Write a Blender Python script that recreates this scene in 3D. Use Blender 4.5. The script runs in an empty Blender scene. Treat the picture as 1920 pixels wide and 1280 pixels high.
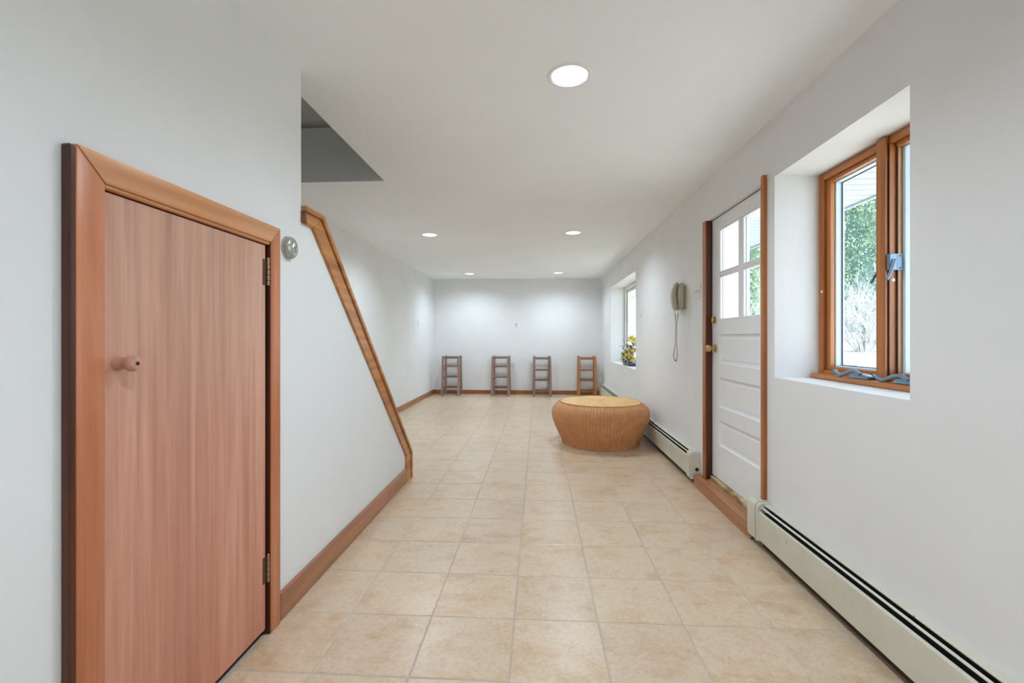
import bpy, bmesh, math, random
from mathutils import Vector, Matrix
random.seed(7)
S = bpy.context.scene
C = S.collection
PI = math.pi

# ------------------------------------------------------------------ camera, world, sun, exposure
cam = bpy.data.cameras.new('camera')
camo = bpy.data.objects.new('camera', cam)
C.objects.link(camo)
camo.location = (0, 0, 1.2)
camo.rotation_euler = (PI / 2, 0, 0.0574)
cam.sensor_fit = 'HORIZONTAL'
cam.sensor_width = 36
cam.lens = 36 * 855.5 / 1920
cam.shift_y = -8.0 / 1920
cam.clip_start = 0.02
S.camera = camo

w = bpy.data.worlds.new('sky')
S.world = w
w.use_nodes = True
bg = w.node_tree.nodes['Background']
bg.inputs[0].default_value = (0.82, 0.91, 1.0, 1)
bg.inputs[1].default_value = 2.2

sl = bpy.data.lights.new('sun', 'SUN')
sl.energy = 5.6
sl.angle = 0.02
sl.color = (1.0, 0.95, 0.86)
so = bpy.data.objects.new('sun', sl)
C.objects.link(so)
so.rotation_euler = Vector((0.34, -0.46, 0.82)).to_track_quat('Z', 'Y').to_euler()

vs = S.view_settings
vs.view_transform = 'Standard'
vs.look = 'None'
vs.gamma = 1
vs.use_curve_mapping = False
vs.exposure = 1.34
LAMP = 28.0           # watts of each ceiling lamp's bulb
LAMP_COL = (0.75, 0.89, 1.0)
S.cycles.max_bounces = 14
S.cycles.diffuse_bounces = 9

# ------------------------------------------------------------------ dimensions (metres)
H = 2.43              # ceiling
XL, XLF, XR = -1.10, -2.23, 1.315     # stair wall, far left wall, right wall
YB, YF = 9.61, -2.6   # back wall, wall behind the camera
T = 0.3545            # tile pitch

# ------------------------------------------------------------------ materials
def mat(name, col=(0.8, 0.8, 0.8), rough=0.5, metal=0.0, spec=0.5):
    m = bpy.data.materials.new(name)
    m.use_nodes = True
    b = m.node_tree.nodes['Principled BSDF']
    b.inputs['Base Color'].default_value = (*col, 1)
    b.inputs['Roughness'].default_value = rough
    b.inputs['Metallic'].default_value = metal
    b.inputs['Specular IOR Level'].default_value = spec
    return m, m.node_tree, b

def nd(nt, typ, **kw):
    n = nt.nodes.new(typ)
    for k, v in kw.items():
        if k.startswith('i_'):
            key = k[2:]
            n.inputs[int(key) if key.isdigit() else key.replace('_', ' ')].default_value = v
        else:
            setattr(n, k, v)
    return n

def ramp(nt, fac, stops):
    r = nt.nodes.new('ShaderNodeValToRGB')
    e = r.color_ramp.elements
    while len(e) < len(stops):
        e.new(0.5)
    for el, (p, c) in zip(e, stops):
        el.position = p
        el.color = (*c, 1)
    nt.links.new(fac, r.inputs[0])
    return r.outputs[0]

def bump(nt, b, h, strength=0.2, dist=0.002):
    n = nd(nt, 'ShaderNodeBump')
    n.inputs['Strength'].default_value = strength
    n.inputs['Distance'].default_value = dist
    nt.links.new(h, n.inputs['Height'])
    nt.links.new(n.outputs[0], b.inputs['Normal'])

def coords(nt, scale=(1, 1, 1), src='Object', world=False, rot=(0, 0, 0)):
    mp = nd(nt, 'ShaderNodeMapping')
    mp.inputs['Scale'].default_value = scale
    mp.inputs['Rotation'].default_value = rot
    if world:
        g = nd(nt, 'ShaderNodeNewGeometry')
        nt.links.new(g.outputs['Position'], mp.inputs[0])
    else:
        t = nd(nt, 'ShaderNodeTexCoord')
        nt.links.new(t.outputs[src], mp.inputs[0])
    return mp.outputs[0]

def noise(nt, vec, scale, detail=4, rough=0.55, dist=0.0):
    n = nd(nt, 'ShaderNodeTexNoise')
    n.inputs['Scale'].default_value = scale
    n.inputs['Detail'].default_value = detail
    n.inputs['Roughness'].default_value = rough
    n.inputs['Distortion'].default_value = dist
    nt.links.new(vec, n.inputs['Vector'])
    return n.outputs[0]

def mixc(nt, fac, a, b, mode='MIX'):
    n = nd(nt, 'ShaderNodeMix', data_type='RGBA', blend_type=mode)
    for sock, v in ((n.inputs[0], fac), (n.inputs[6], a), (n.inputs[7], b)):
        if isinstance(v, (int, float)):
            sock.default_value = v
        elif isinstance(v, tuple):
            sock.default_value = (*v, 1)
        else:
            nt.links.new(v, sock)
    return n.outputs[2]

def paint(name, col, rough=0.6, blotch=0.04, bumpk=0.12, bscale=90):
    m, nt, b = mat(name, col, rough, spec=0.3)
    v = coords(nt, world=True)
    n1 = noise(nt, v, 1.3, 3)
    c2 = tuple(x * (1 - blotch) for x in col)
    nt.links.new(ramp(nt, n1, [(0.35, c2), (0.65, col)]), b.inputs['Base Color'])
    bump(nt, b, noise(nt, v, bscale, 3), bumpk, 0.002)
    return m

def wood(name, dark, mid, light, axis=2, rough=0.42, grain=1.0, rot=(0, 0, 0), cathedral=0.25, blotch=0.35, foot=None):
    m, nt, b = mat(name, mid, rough)
    sc = [9 * grain] * 3
    sc[axis] = 0.55 * grain
    v = coords(nt, tuple(sc), world=True, rot=rot)
    n1 = noise(nt, v, 1.4, 6, 0.6, 0.7)
    sc2 = [60 * grain] * 3
    sc2[axis] = 1.6 * grain
    v2 = coords(nt, tuple(sc2), world=True, rot=rot)
    n2 = noise(nt, v2, 1.0, 4, 0.6, 0.2)
    wv = nd(nt, 'ShaderNodeTexWave', wave_type='RINGS', rings_direction='XYZ'[axis])
    wv.inputs['Scale'].default_value = 1.1
    wv.inputs['Distortion'].default_value = 5.0
    wv.inputs['Detail'].default_value = 2.0
    nt.links.new(v, wv.inputs[0])
    c1 = ramp(nt, n1, [(0.3, dark), (0.5, mid), (0.7, light)])
    c2 = mixc(nt, cathedral, c1, ramp(nt, wv.outputs[1], [(0.0, dark), (0.4, mid), (1.0, light)]))
    fine = ramp(nt, n2, [(0.3, (1 - blotch,) * 3), (0.62, (1.0,) * 3)])
    col = mixc(nt, 0.8, c2, fine, 'MULTIPLY')
    if foot:   # the veneer is stained redder towards its lower end
        g = nd(nt, 'ShaderNodeNewGeometry')
        sx = nd(nt, 'ShaderNodeSeparateXYZ')
        nt.links.new(g.outputs['Position'], sx.inputs[0])
        ad = nd(nt, 'ShaderNodeMath', operation='MULTIPLY_ADD', i_1=0.5)
        nt.links.new(n1, ad.inputs[0])
        nt.links.new(sx.outputs[2], ad.inputs[2])
        rg = nd(nt, 'ShaderNodeMapRange', i_1=0.25, i_2=1.75)
        nt.links.new(ad.outputs[0], rg.inputs[0])
        col = mixc(nt, 1.0, col, ramp(nt, rg.outputs[0], [(0.0, foot), (1.0, (1.0, 1.03, 1.0))]), 'MULTIPLY')
    nt.links.new(col, b.inputs['Base Color'])
    bump(nt, b, n2, 0.08, 0.001)
    return m

M = {}
M['wall'] = paint('wall_paint', (0.80, 0.805, 0.81), 0.6)
M['ceil'] = paint('ceiling_paint', (0.90, 0.935, 0.965), 0.75, 0.03, 0.08)
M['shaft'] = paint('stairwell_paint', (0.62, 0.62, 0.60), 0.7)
M['wpaint'] = paint('white_gloss_paint', (0.86, 0.87, 0.90), 0.35, 0.04, 0.15, 40)
M['sidewall'] = paint('exterior_white', (0.78, 0.78, 0.76), 0.5)
M['plate'] = mat('white_plastic', (0.78, 0.78, 0.76), 0.35)[0]
M['dark'] = mat('dark_gap', (0.02, 0.016, 0.014), 0.7)[0]
M['black'] = mat('black_fins', (0.012, 0.012, 0.012), 0.5)[0]
M['brass'] = mat('brass', (0.62, 0.42, 0.16), 0.22, 1.0)[0]
M['hinge'] = mat('hinge_bronze', (0.16, 0.09, 0.05), 0.4, 0.8)[0]
M['pinmetal'] = mat('hinge_pin', (0.42, 0.30, 0.18), 0.35, 0.9)[0]
M['crank'] = mat('blue_grey_metal', (0.17, 0.26, 0.35), 0.35, 0.35)[0]
M['beige'] = mat('beige_plastic', (0.47, 0.44, 0.36), 0.4)[0]
M['beige2'] = mat('beige_plastic_shade', (0.40, 0.37, 0.30), 0.45)[0]
M['cord'] = mat('cord_brown', (0.24, 0.18, 0.13), 0.45)[0]
M['chrome'] = mat('chrome', (0.7, 0.72, 0.74), 0.12, 1.0)[0]
M['greydome'] = mat('grey_dome', (0.42, 0.43, 0.40), 0.25, 0.5)[0]
M['trimwhite'] = mat('lamp_trim_white', (0.82, 0.82, 0.82), 0.35)[0]
M['vinyl'] = mat('vinyl_daylight_tint', (0.62, 0.72, 0.82), 0.35)[0]  # cool blue of the daylight is put into the sash colour
M['vinylw'] = mat('vinyl_white', (0.80, 0.80, 0.79), 0.4)[0]
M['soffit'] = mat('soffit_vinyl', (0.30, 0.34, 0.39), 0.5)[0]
M['seal'] = mat('rubber_seal', (0.05, 0.08, 0.12), 0.6)[0]

M['plydoor'] = wood('plywood_door', (0.540, 0.271, 0.196), (0.630, 0.341, 0.255), (0.735, 0.426, 0.323), 2, 0.33, 0.8, rot=(0.10, 0, 0), cathedral=0.04, blotch=0.28, foot=(0.96, 0.72, 0.63))
M['casing'] = wood('door_casing', (0.405, 0.122, 0.051), (0.555, 0.195, 0.089), (0.705, 0.284, 0.140), 2, 0.33, 0.8, cathedral=0.15, blotch=0.2)
M['casingh'] = wood('door_casing_head', (0.450, 0.165, 0.060), (0.645, 0.285, 0.120), (0.780, 0.390, 0.180), 1, 0.33, 0.8, cathedral=0.4, blotch=0.2)
M['trimd'] = wood('stair_trim_wood', (0.322, 0.112, 0.029), (0.527, 0.206, 0.057), (0.686, 0.306, 0.092), 1, 0.3, 1.0, rot=(math.radians(44), 0, 0), cathedral=0.3)
M['trimdark'] = wood('trim_shadow_end_wood', (0.13, 0.04, 0.015), (0.22, 0.075, 0.03), (0.30, 0.12, 0.05), 1, 0.32, 1.0, rot=(math.radians(44), 0, 0))
M['base'] = wood('baseboard_wood', (0.300, 0.112, 0.050), (0.425, 0.181, 0.088), (0.525, 0.250, 0.138), 1, 0.33, 1.0)
M['baseb'] = wood('baseboard_wood_back', (0.250, 0.081, 0.027), (0.362, 0.125, 0.044), (0.450, 0.175, 0.069), 0, 0.33, 1.0)
M['jamb'] = wood('jamb_wood', (0.257, 0.072, 0.022), (0.486, 0.156, 0.042), (0.594, 0.221, 0.060), 2, 0.3, 1.0)
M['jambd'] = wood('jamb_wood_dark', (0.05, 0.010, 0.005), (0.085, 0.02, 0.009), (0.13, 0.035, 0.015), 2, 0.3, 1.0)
M['step'] = wood('step_wood', (0.300, 0.106, 0.037), (0.463, 0.188, 0.075), (0.600, 0.275, 0.125), 1, 0.3, 0.9, cathedral=0.4)
M['winwood'] = wood('window_wood', (0.300, 0.088, 0.019), (0.475, 0.160, 0.038), (0.600, 0.228, 0.060), 2, 0.32, 1.2)
M['winwoodh'] = wood('window_wood_level', (0.300, 0.088, 0.019), (0.475, 0.160, 0.038), (0.600, 0.228, 0.060), 1, 0.32, 1.2)
M['oak'] = wood('window_oak', (0.340, 0.186, 0.072), (0.529, 0.324, 0.137), (0.630, 0.414, 0.202), 2, 0.35, 2.2, cathedral=0.5)
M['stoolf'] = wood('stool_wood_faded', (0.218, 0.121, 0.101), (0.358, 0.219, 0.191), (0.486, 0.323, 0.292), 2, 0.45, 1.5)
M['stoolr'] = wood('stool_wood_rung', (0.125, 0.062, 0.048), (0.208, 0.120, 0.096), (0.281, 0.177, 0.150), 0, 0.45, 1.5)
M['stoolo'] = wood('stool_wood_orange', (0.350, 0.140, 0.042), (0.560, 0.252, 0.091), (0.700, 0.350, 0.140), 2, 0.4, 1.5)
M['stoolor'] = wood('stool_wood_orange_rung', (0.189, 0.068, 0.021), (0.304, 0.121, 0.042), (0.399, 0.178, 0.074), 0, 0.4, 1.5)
M['darkwood'] = wood('dark_floor_strip', (0.03, 0.014, 0.009), (0.06, 0.026, 0.016), (0.10, 0.045, 0.028), 1, 0.4, 1.0)

def m_tile():
    m, nt, b = mat('ceramic_tile', (0.6, 0.48, 0.35), 0.3)
    oi = nd(nt, 'ShaderNodeObjectInfo')
    g = nd(nt, 'ShaderNodeNewGeometry')
    mul = nd(nt, 'ShaderNodeVectorMath', operation='SCALE')
    cmb = nd(nt, 'ShaderNodeCombineXYZ', i_0=1.0, i_1=0.7, i_2=0.4)
    nt.links.new(cmb.outputs[0], mul.inputs[0])
    sc = nd(nt, 'ShaderNodeMath', operation='MULTIPLY', i_1=57.0)
    nt.links.new(oi.outputs['Random'], sc.inputs[0])
    nt.links.new(sc.outputs[0], mul.inputs['Scale'])
    add = nd(nt, 'ShaderNodeVectorMath', operation='ADD')
    nt.links.new(g.outputs['Position'], add.inputs[0])
    nt.links.new(mul.outputs[0], add.inputs[1])
    st = nd(nt, 'ShaderNodeMapping')
    st.inputs['Scale'].default_value = (1, 1.35, 1)
    nt.links.new(add.outputs[0], st.inputs[0])
    n1 = noise(nt, st.outputs[0], 5.0, 9, 0.78, 0.2)
    n2 = noise(nt, add.outputs[0], 60, 4, 0.6)
    c = ramp(nt, n1, [(0.33, (0.555, 0.375, 0.235)), (0.44, (0.65, 0.49, 0.34)), (0.54, (0.70, 0.57, 0.44)), (0.64, (0.665, 0.51, 0.36)), (0.76, (0.59, 0.41, 0.265))])
    c = mixc(nt, 0.32, c, ramp(nt, n2, [(0.35, (0.70, 0.62, 0.55)), (0.6, (1, 1, 1))]), 'MULTIPLY')
    tint = ramp(nt, oi.outputs['Random'], [(0.0, (0.95, 0.93, 0.91)), (0.5, (1, 0.985, 0.95)), (1.0, (1.0, 0.96, 0.90))])
    nt.links.new(mixc(nt, 1.0, c, tint, 'MULTIPLY'), b.inputs['Base Color'])
    r = nd(nt, 'ShaderNodeMapRange', i_3=0.29, i_4=0.33)
    nt.links.new(n1, r.inputs[0])
    nt.links.new(r.outputs[0], b.inputs['Roughness'])
    bump(nt, b, n2, 0.07, 0.001)
    return m
M['tile'] = m_tile()
M['grout'] = paint('grout', (0.57, 0.505, 0.435), 0.8, 0.2, 0.3, 200)

def m_enamel():
    m, nt, b = mat('heater_enamel', (0.8, 0.77, 0.68), 0.4)
    v = coords(nt, world=True)
    n = noise(nt, v, 7, 5, 0.65)
    spots = noise(nt, v, 34, 2, 0.4)
    c = ramp(nt, n, [(0.3, (0.60, 0.57, 0.465)), (0.6, (0.66, 0.635, 0.545))])
    sp = ramp(nt, spots, [(0.215, (0.45, 0.36, 0.24)), (0.25, (1, 1, 1))])
    nt.links.new(mixc(nt, 1.0, c, sp, 'MULTIPLY'), b.inputs['Base Color'])
    return m
M['enamel'] = m_enamel()

def m_thresh():
    m, nt, b = mat('worn_threshold', (0.5, 0.4, 0.2), 0.6)
    v = coords(nt, (40, 8, 40), world=True)
    n = noise(nt, v, 1.0, 5, 0.7)
    nt.links.new(ramp(nt, n, [(0.38, (0.16, 0.11, 0.06)), (0.5, (0.50, 0.36, 0.16)), (0.65, (0.62, 0.56, 0.45))]), b.inputs['Base Color'])
    return m
M['thresh'] = m_thresh()

def m_wicker(name, gap, strand, hi, uw=1.0):
    m, nt, b = mat(name, strand, 0.5)
    uv = nd(nt, 'ShaderNodeUVMap')
    sx = nd(nt, 'ShaderNodeSeparateXYZ')
    nt.links.new(uv.outputs[0], sx.inputs[0])
    def cosw(sock, k):
        a = nd(nt, 'ShaderNodeMath', operation='MULTIPLY', i_1=2 * PI * k)
        nt.links.new(sock, a.inputs[0])
        c_ = nd(nt, 'ShaderNodeMath', operation='COSINE')
        nt.links.new(a.outputs[0], c_.inputs[0])
        r_ = nd(nt, 'ShaderNodeMapRange', i_1=-1.0, i_2=1.0)
        nt.links.new(c_.outputs[0], r_.inputs[0])
        return r_.outputs[0]
    cu = cosw(sx.outputs[0], uw)
    cv = cosw(sx.outputs[1], 1.0)
    v = coords(nt)
    n = noise(nt, v, 14, 4)
    n2 = noise(nt, v, 160, 2)
    c = mixc(nt, cu, gap, strand)
    c = mixc(nt, ramp(nt, n2, [(0.4, (0, 0, 0)), (0.75, (0.9, 0.9, 0.9))]), c, hi)
    c = mixc(nt, 0.55, c, ramp(nt, cv, [(0.0, (0.50, 0.42, 0.36)), (0.4, (1, 1, 1))]), 'MULTIPLY')
    c = mixc(nt, 0.5, c, ramp(nt, n, [(0.3, (0.72, 0.68, 0.64)), (0.65, (1.05, 1.02, 1.0))]), 'MULTIPLY')
    nt.links.new(c, b.inputs['Base Color'])
    return m
M['wside'] = m_wicker('wicker_side', (0.88, 0.37, 0.06), (0.60, 0.315, 0.19), (0.80, 0.47, 0.25))
M['wtop'] = m_wicker('wicker_top', (0.80, 0.46, 0.13), (0.86, 0.53, 0.20), (0.90, 0.64, 0.33), 0.5)

def m_glass():
    m = bpy.data.materials.new('pane_glass')
    m.use_nodes = True
    nt = m.node_tree
    nt.nodes.remove(nt.nodes['Principled BSDF'])
    out = nt.nodes['Material Output']
    tr = nd(nt, 'ShaderNodeBsdfTransparent')
    tr.inputs[0].default_value = (0.93, 0.97, 1.0, 1)
    gl = nd(nt, 'ShaderNodeBsdfGlossy')
    gl.inputs['Roughness'].default_value = 0.02
    lw = nd(nt, 'ShaderNodeLayerWeight', i_0=0.5)
    pw = nd(nt, 'ShaderNodeMath', operation='POWER', i_1=5.0)
    nt.links.new(lw.outputs['Facing'], pw.inputs[0])
    fr = nd(nt, 'ShaderNodeMapRange', i_3=0.02, i_4=0.6)
    nt.links.new(pw.outputs[0], fr.inputs[0])
    mx = nd(nt, 'ShaderNodeMixShader')
    nt.links.new(fr.outputs[0], mx.inputs[0])
    nt.links.new(tr.outputs[0], mx.inputs[1])
    nt.links.new(gl.outputs[0], mx.inputs[2])
    nt.links.new(mx.outputs[0], out.inputs[0])
    return m
M['glass'] = m_glass()

def m_emit(name, col, s):
    m, nt, b = mat(name, col, 0.4)
    b.inputs['Emission Color'].default_value = (*col, 1)
    b.inputs['Emission Strength'].default_value = s
    return m
M['lens'] = m_emit('lamp_lens', (0.95, 0.98, 1.0), 1.8)

def leafy(name, a, b_, rough=0.5, scale=3.0):
    m, nt, b = mat(name, a, rough)
    v = coords(nt, world=True)
    nt.links.new(ramp(nt, noise(nt, v, scale, 5, 0.7), [(0.35, a), (0.65, b_)]), b.inputs['Base Color'])
    return m
M['conifer'] = leafy('conifer_leaf', (0.12, 0.24, 0.20), (0.52, 0.60, 0.34), 0.6, 2.2)
M['inner'] = leafy('shaded_inner_core', (0.035, 0.075, 0.075), (0.09, 0.15, 0.13), 0.9, 9)  # dark tone of the solid tree core imitates shade between the leaves
M['bark'] = leafy('bark', (0.20, 0.16, 0.13), (0.36, 0.31, 0.27), 0.8, 12)
M['twig'] = leafy('pale_twig', (0.24, 0.25, 0.27), (0.46, 0.47, 0.49), 0.8, 9)
M['lawn'] = leafy('pale_ground', (0.48, 0.47, 0.40), (0.62, 0.61, 0.54), 0.9, 3)
M['timber'] = leafy('weathered_timber', (0.34, 0.35, 0.35), (0.52, 0.52, 0.52), 0.8, 7)
M['petal'] = leafy('yellow_petal', (0.68, 0.50, 0.015), (0.80, 0.70, 0.10), 0.5, 30)
M['petalg'] = leafy('lime_petal', (0.55, 0.58, 0.06), (0.74, 0.74, 0.22), 0.5, 30)
M['fleaf'] = leafy('dusty_leaf', (0.03, 0.06, 0.05), (0.24, 0.30, 0.29), 0.5, 20)
M['berry'] = leafy('purple_berry', (0.03, 0.022, 0.06), (0.12, 0.08, 0.17), 0.4, 40)
M['orange'] = mat('stamen_orange', (0.55, 0.22, 0.02), 0.5)[0]

# ------------------------------------------------------------------ mesh helpers
class B:
    def __init__(s):
        s.bm = bmesh.new()
    def _add(s, f):
        t = bmesh.new()
        f(t)
        me = bpy.data.meshes.new('t')
        t.to_mesh(me)
        t.free()
        s.bm.from_mesh(me)
        bpy.data.meshes.remove(me)
        return s
    def box(s, x0, x1, y0, y1, z0, z1, bev=0.0, seg=1, rot=None):
        def f(t):
            bmesh.ops.create_cube(t, size=1)
            mt = Matrix.Translation(((x0 + x1) / 2, (y0 + y1) / 2, (z0 + z1) / 2))
            if rot:
                mt = mt @ rot
            bmesh.ops.transform(t, matrix=mt @ Matrix.Diagonal((x1 - x0, y1 - y0, z1 - z0, 1)), verts=t.verts)
            if bev:
                bmesh.ops.bevel(t, geom=t.edges[:], offset=bev, segments=seg, profile=0.5, affect='EDGES')
        return s._add(f)
    def prism(s, pts, axis, a0, a1, bev=0.0, seg=2):
        # pts in the two remaining axes, in order (y,z), (x,z) or (x,y)
        def P(p, a):
            q = list(p)
            q.insert(axis, a)
            return q
        def f(t):
            v0 = [t.verts.new(P(p, a0)) for p in pts]
            v1 = [t.verts.new(P(p, a1)) for p in pts]
            n = len(pts)
            t.faces.new(v0)
            t.faces.new(v1[::-1])
            for i in range(n):
                t.faces.new((v0[i], v1[i], v1[(i + 1) % n], v0[(i + 1) % n]))
            bmesh.ops.recalc_face_normals(t, faces=t.faces[:])
            if bev:
                bmesh.ops.bevel(t, geom=t.edges[:], offset=bev, segments=seg, profile=0.5, affect='EDGES')
        return s._add(f)
    def lathe(s, prof, centre=(0, 0, 0), direction=(0, 0, 1), n=32, caps=True):
        q = Vector(direction).to_track_quat('Z', 'Y').to_matrix()
        c = Vector(centre)
        def f(t):
            rings = []
            for r, z in prof:
                rings.append([t.verts.new(c + q @ Vector((r * math.cos(2 * PI * i / n), r * math.sin(2 * PI * i / n), z))) for i in range(n)])
            for a, b in zip(rings, rings[1:]):
                for i in range(n):
                    t.faces.new((a[i], a[(i + 1) % n], b[(i + 1) % n], b[i]))
            if caps:
                t.faces.new(rings[0][::-1])
                t.faces.new(rings[-1])
            bmesh.ops.recalc_face_normals(t, faces=t.faces[:])
        return s._add(f)
    def tube(s, pts, r, n=8, r1=None, sq=False):
        pts = [Vector(p) for p in pts]
        m = len(pts)
        def f(t):
            rings = []
            prev = None
            for i, p in enumerate(pts):
                d = (pts[min(i + 1, m - 1)] - pts[max(i - 1, 0)]).normalized()
                if prev is None:
                    u = d.orthogonal().normalized()
                    if sq:
                        u = d.cross(Vector((0, 1, 0)) if abs(d.y) < 0.9 else Vector((1, 0, 0))).normalized()
                else:
                    u = (prev - d * prev.dot(d)).normalized()
                prev = u
                v = d.cross(u)
                rr = r if r1 is None else r + (r1 - r) * i / (m - 1)
                off = PI / n if sq else 0
                rings.append([t.verts.new(p + (u * math.cos(2 * PI * k / n + off) + v * math.sin(2 * PI * k / n + off)) * rr) for k in range(n)])
            for a, b in zip(rings, rings[1:]):
                for i in range(n):
                    t.faces.new((a[i], a[(i + 1) % n], b[(i + 1) % n], b[i]))
            t.faces.new(rings[0][::-1])
            t.faces.new(rings[-1])
            bmesh.ops.recalc_face_normals(t, faces=t.faces[:])
        return s._add(f)
    def ball(s, c, r, sc=(1, 1, 1), u=14, v=8):
        def f(t):
            bmesh.ops.create_uvsphere(t, u_segments=u, v_segments=v, radius=r)
            bmesh.ops.transform(t, matrix=Matrix.Translation(c) @ Matrix.Diagonal((*sc, 1)), verts=t.verts)
        return s._add(f)

def wloc(o):
    v = Vector((0, 0, 0))
    while o:
        v += o.location
        o = o.parent
    return v

def finish(name, me, m, parent, smooth):
    if m:
        me.materials.append(M[m])
    if smooth:
        me.polygons.foreach_set('use_smooth', [True] * len(me.polygons))
        me.set_sharp_from_angle(angle=math.radians(smooth))
    o = bpy.data.objects.new(name, me)
    C.objects.link(o)
    if parent:
        o.parent = parent
        me.transform(Matrix.Translation(-wloc(parent)))
    return o

def obj(name, b, m, parent=None, smooth=35):
    me = bpy.data.meshes.new(name)
    b.bm.to_mesh(me)
    b.bm.free()
    return finish(name, me, m, parent, smooth)

def tag(o, label, cat, group=None, kind=None):
    o['label'] = label
    o['category'] = cat
    if group:
        o['group'] = group
    if kind:
        o['kind'] = kind
    return o

def thing(name, label, cat, loc=(0, 0, 0), group=None, kind=None):
    o = bpy.data.objects.new(name, None)
    C.objects.link(o)
    o.location = loc
    o.empty_display_size = 0.1
    return tag(o, label, cat, group, kind)

def cut(o, cutter):
    me = bpy.data.meshes.new('cutter')
    cutter.bm.to_mesh(me)
    cutter.bm.free()
    c = bpy.data.objects.new('cutter', me)
    C.objects.link(c)
    md = o.modifiers.new('cut', 'BOOLEAN')
    md.operation = 'DIFFERENCE'
    md.solver = 'EXACT'
    md.object = c
    dg = bpy.context.evaluated_depsgraph_get()
    dg.update()
    new = bpy.data.meshes.new_from_object(o.evaluated_get(dg))
    o.modifiers.clear()
    old = o.data
    o.data = new
    new.name = old.name
    bpy.data.objects.remove(c)
    bpy.data.meshes.remove(me)

# ------------------------------------------------------------------ shell
floor = tag(obj('floor', B().box(XLF - 0.1, 1.66, YF - 0.1, YB + 0.12, -0.25, -0.0022), 'grout', smooth=0),
            'beige ceramic tile floor with thin grout lines', 'floor', kind='structure')

gx0, gy0 = -0.8113, 2.6506
gr = 0.0028
def tile_mesh(x0, x1, y0, y1):
    bm = bmesh.new()
    ch = 0.0022
    lo = [(x0, y0), (x1, y0), (x1, y1), (x0, y1)]
    hi = [(x0 + ch, y0 + ch), (x1 - ch, y0 + ch), (x1 - ch, y1 - ch), (x0 + ch, y1 - ch)]
    a = [bm.verts.new((*p, -0.012)) for p in lo]
    b = [bm.verts.new((*p, -0.0018)) for p in lo]
    c = [bm.verts.new((*p, 0.0)) for p in hi]
    for q, r in ((a, b), (b, c)):
        for i in range(4):
            bm.faces.new((q[i], q[(i + 1) % 4], r[(i + 1) % 4], r[i]))
    bm.faces.new(c)
    me = bpy.data.meshes.new('tile')
    bm.to_mesh(me)
    bm.free()
    me.materials.append(M['tile'])
    return me
full = tile_mesh(-T / 2 + gr, T / 2 - gr, -T / 2 + gr, T / 2 - gr)
rest = bmesh.new()
for j in range(-15, 22):
    y0 = gy0 + j * T
    y1 = y0 + T
    if y1 < YF or y0 > YB:
        continue
    for i in range(-6, 8):
        x0 = gx0 + i * T
        x1 = x0 + T
        xmin = XL if y1 < 3.9 else XLF
        a0, a1 = max(x0 + gr, xmin), min(x1 - gr, XR)
        b0, b1 = max(y0 + gr, YF), min(y1 - gr, YB)
        if a1 - a0 < 0.012 or b1 - b0 < 0.012:
            continue
        whole = a1 - a0 > T - 2 * gr - 1e-4 and b1 - b0 > T - 2 * gr - 1e-4
        cx, cy = (x0 + x1) / 2, (y0 + y1) / 2
        if y1 < 0.9:
            me = tile_mesh(a0, a1, b0, b1)
            rest.from_mesh(me)
            bpy.data.meshes.remove(me)
            continue
        me = full if whole else tile_mesh(a0 - cx, a1 - cx, b0 - cy, b1 - cy)
        t = bpy.data.objects.new('tile', me)
        C.objects.link(t)
        t.location = (cx, cy, random.uniform(-0.0003, 0.0))
        t.parent = floor
me = bpy.data.meshes.new('tile_field')
rest.to_mesh(me)
rest.free()
o = finish('tile_field', me, None, floor, 0)
me.materials.append(M['tile'])
o['kind'] = 'stuff'

LIGHTS = [(0.147, 2.16), (-1.30, 5.41), (0.41, 5.40), (-1.333, 8.77), (0.384, 8.74), (0.147, 0.3), (0.147, -1.6)]  # last two are unseen lamps added to brighten the near end
ceil = B().box(-1.21, 1.74, YF - 0.1, YB + 0.12, H, H + 0.18)
ceilo = tag(obj('ceiling', ceil, 'ceil', smooth=0), 'flat white plaster ceiling with recessed lights', 'ceiling', kind='structure')
ceil2 = B().box(XLF - 0.1, -1.21, 3.530, YB + 0.12, H, H + 0.18)
c2 = obj('ceiling_panel', ceil2, 'ceil', smooth=0)
for o, sel in ((ceilo, lambda x: x > -1.21), (c2, lambda x: x < -1.21)):
    cb = B()
    for (x, y) in LIGHTS:
        if sel(x):
            cb.lathe([(0.092, H - 0.05), (0.092, H + 0.10)], (x, y, 0), n=40)
    cut(o, cb)
c2.parent = ceilo

wr = tag(obj('wall_right', B().box(XR, 1.66, YF - 0.1, YB + 0.12, 0, H), 'wall', smooth=0),
         'white painted right wall with two deep window recesses and entry door', 'wall', kind='structure')
W1 = (1.695, 2.622, 0.976, 2.094)
W2 = (6.25, 8.385, 0.757, 2.10)
D2 = (2.705, 3.690, 0.094, 2.105)
cb = B()
for (a, b, c, d) in (W1, W2, D2):
    cb.box(1.2, 1.9, a, b, c, d)
cut(wr, cb)
tag(obj('wall_back', B().box(XLF - 0.1, XR, YB, YB + 0.12, 0, H), 'wall', smooth=0),
    'plain white end wall behind the four stools', 'wall', kind='structure')
tag(obj('wall_left', B().box(XLF - 0.12, XLF, YF - 0.1, YB, 0, 4.2), 'wall', smooth=0),
    'white left wall beyond the stair half wall', 'wall', kind='structure')
tag(obj('wall_front', B().box(-1.21, XR, YF - 0.1, YF, 0, H), 'wall', smooth=0),
    'plain white wall facing the end wall with the stools', 'wall', kind='structure')
ws = B().prism([(YF, 0), (3.835, 0), (3.835, 0.215), (2.222, 1.785), (2.06, 1.785), (2.06, H), (YF, H)], 0, XL - 0.11, XL)
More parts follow.
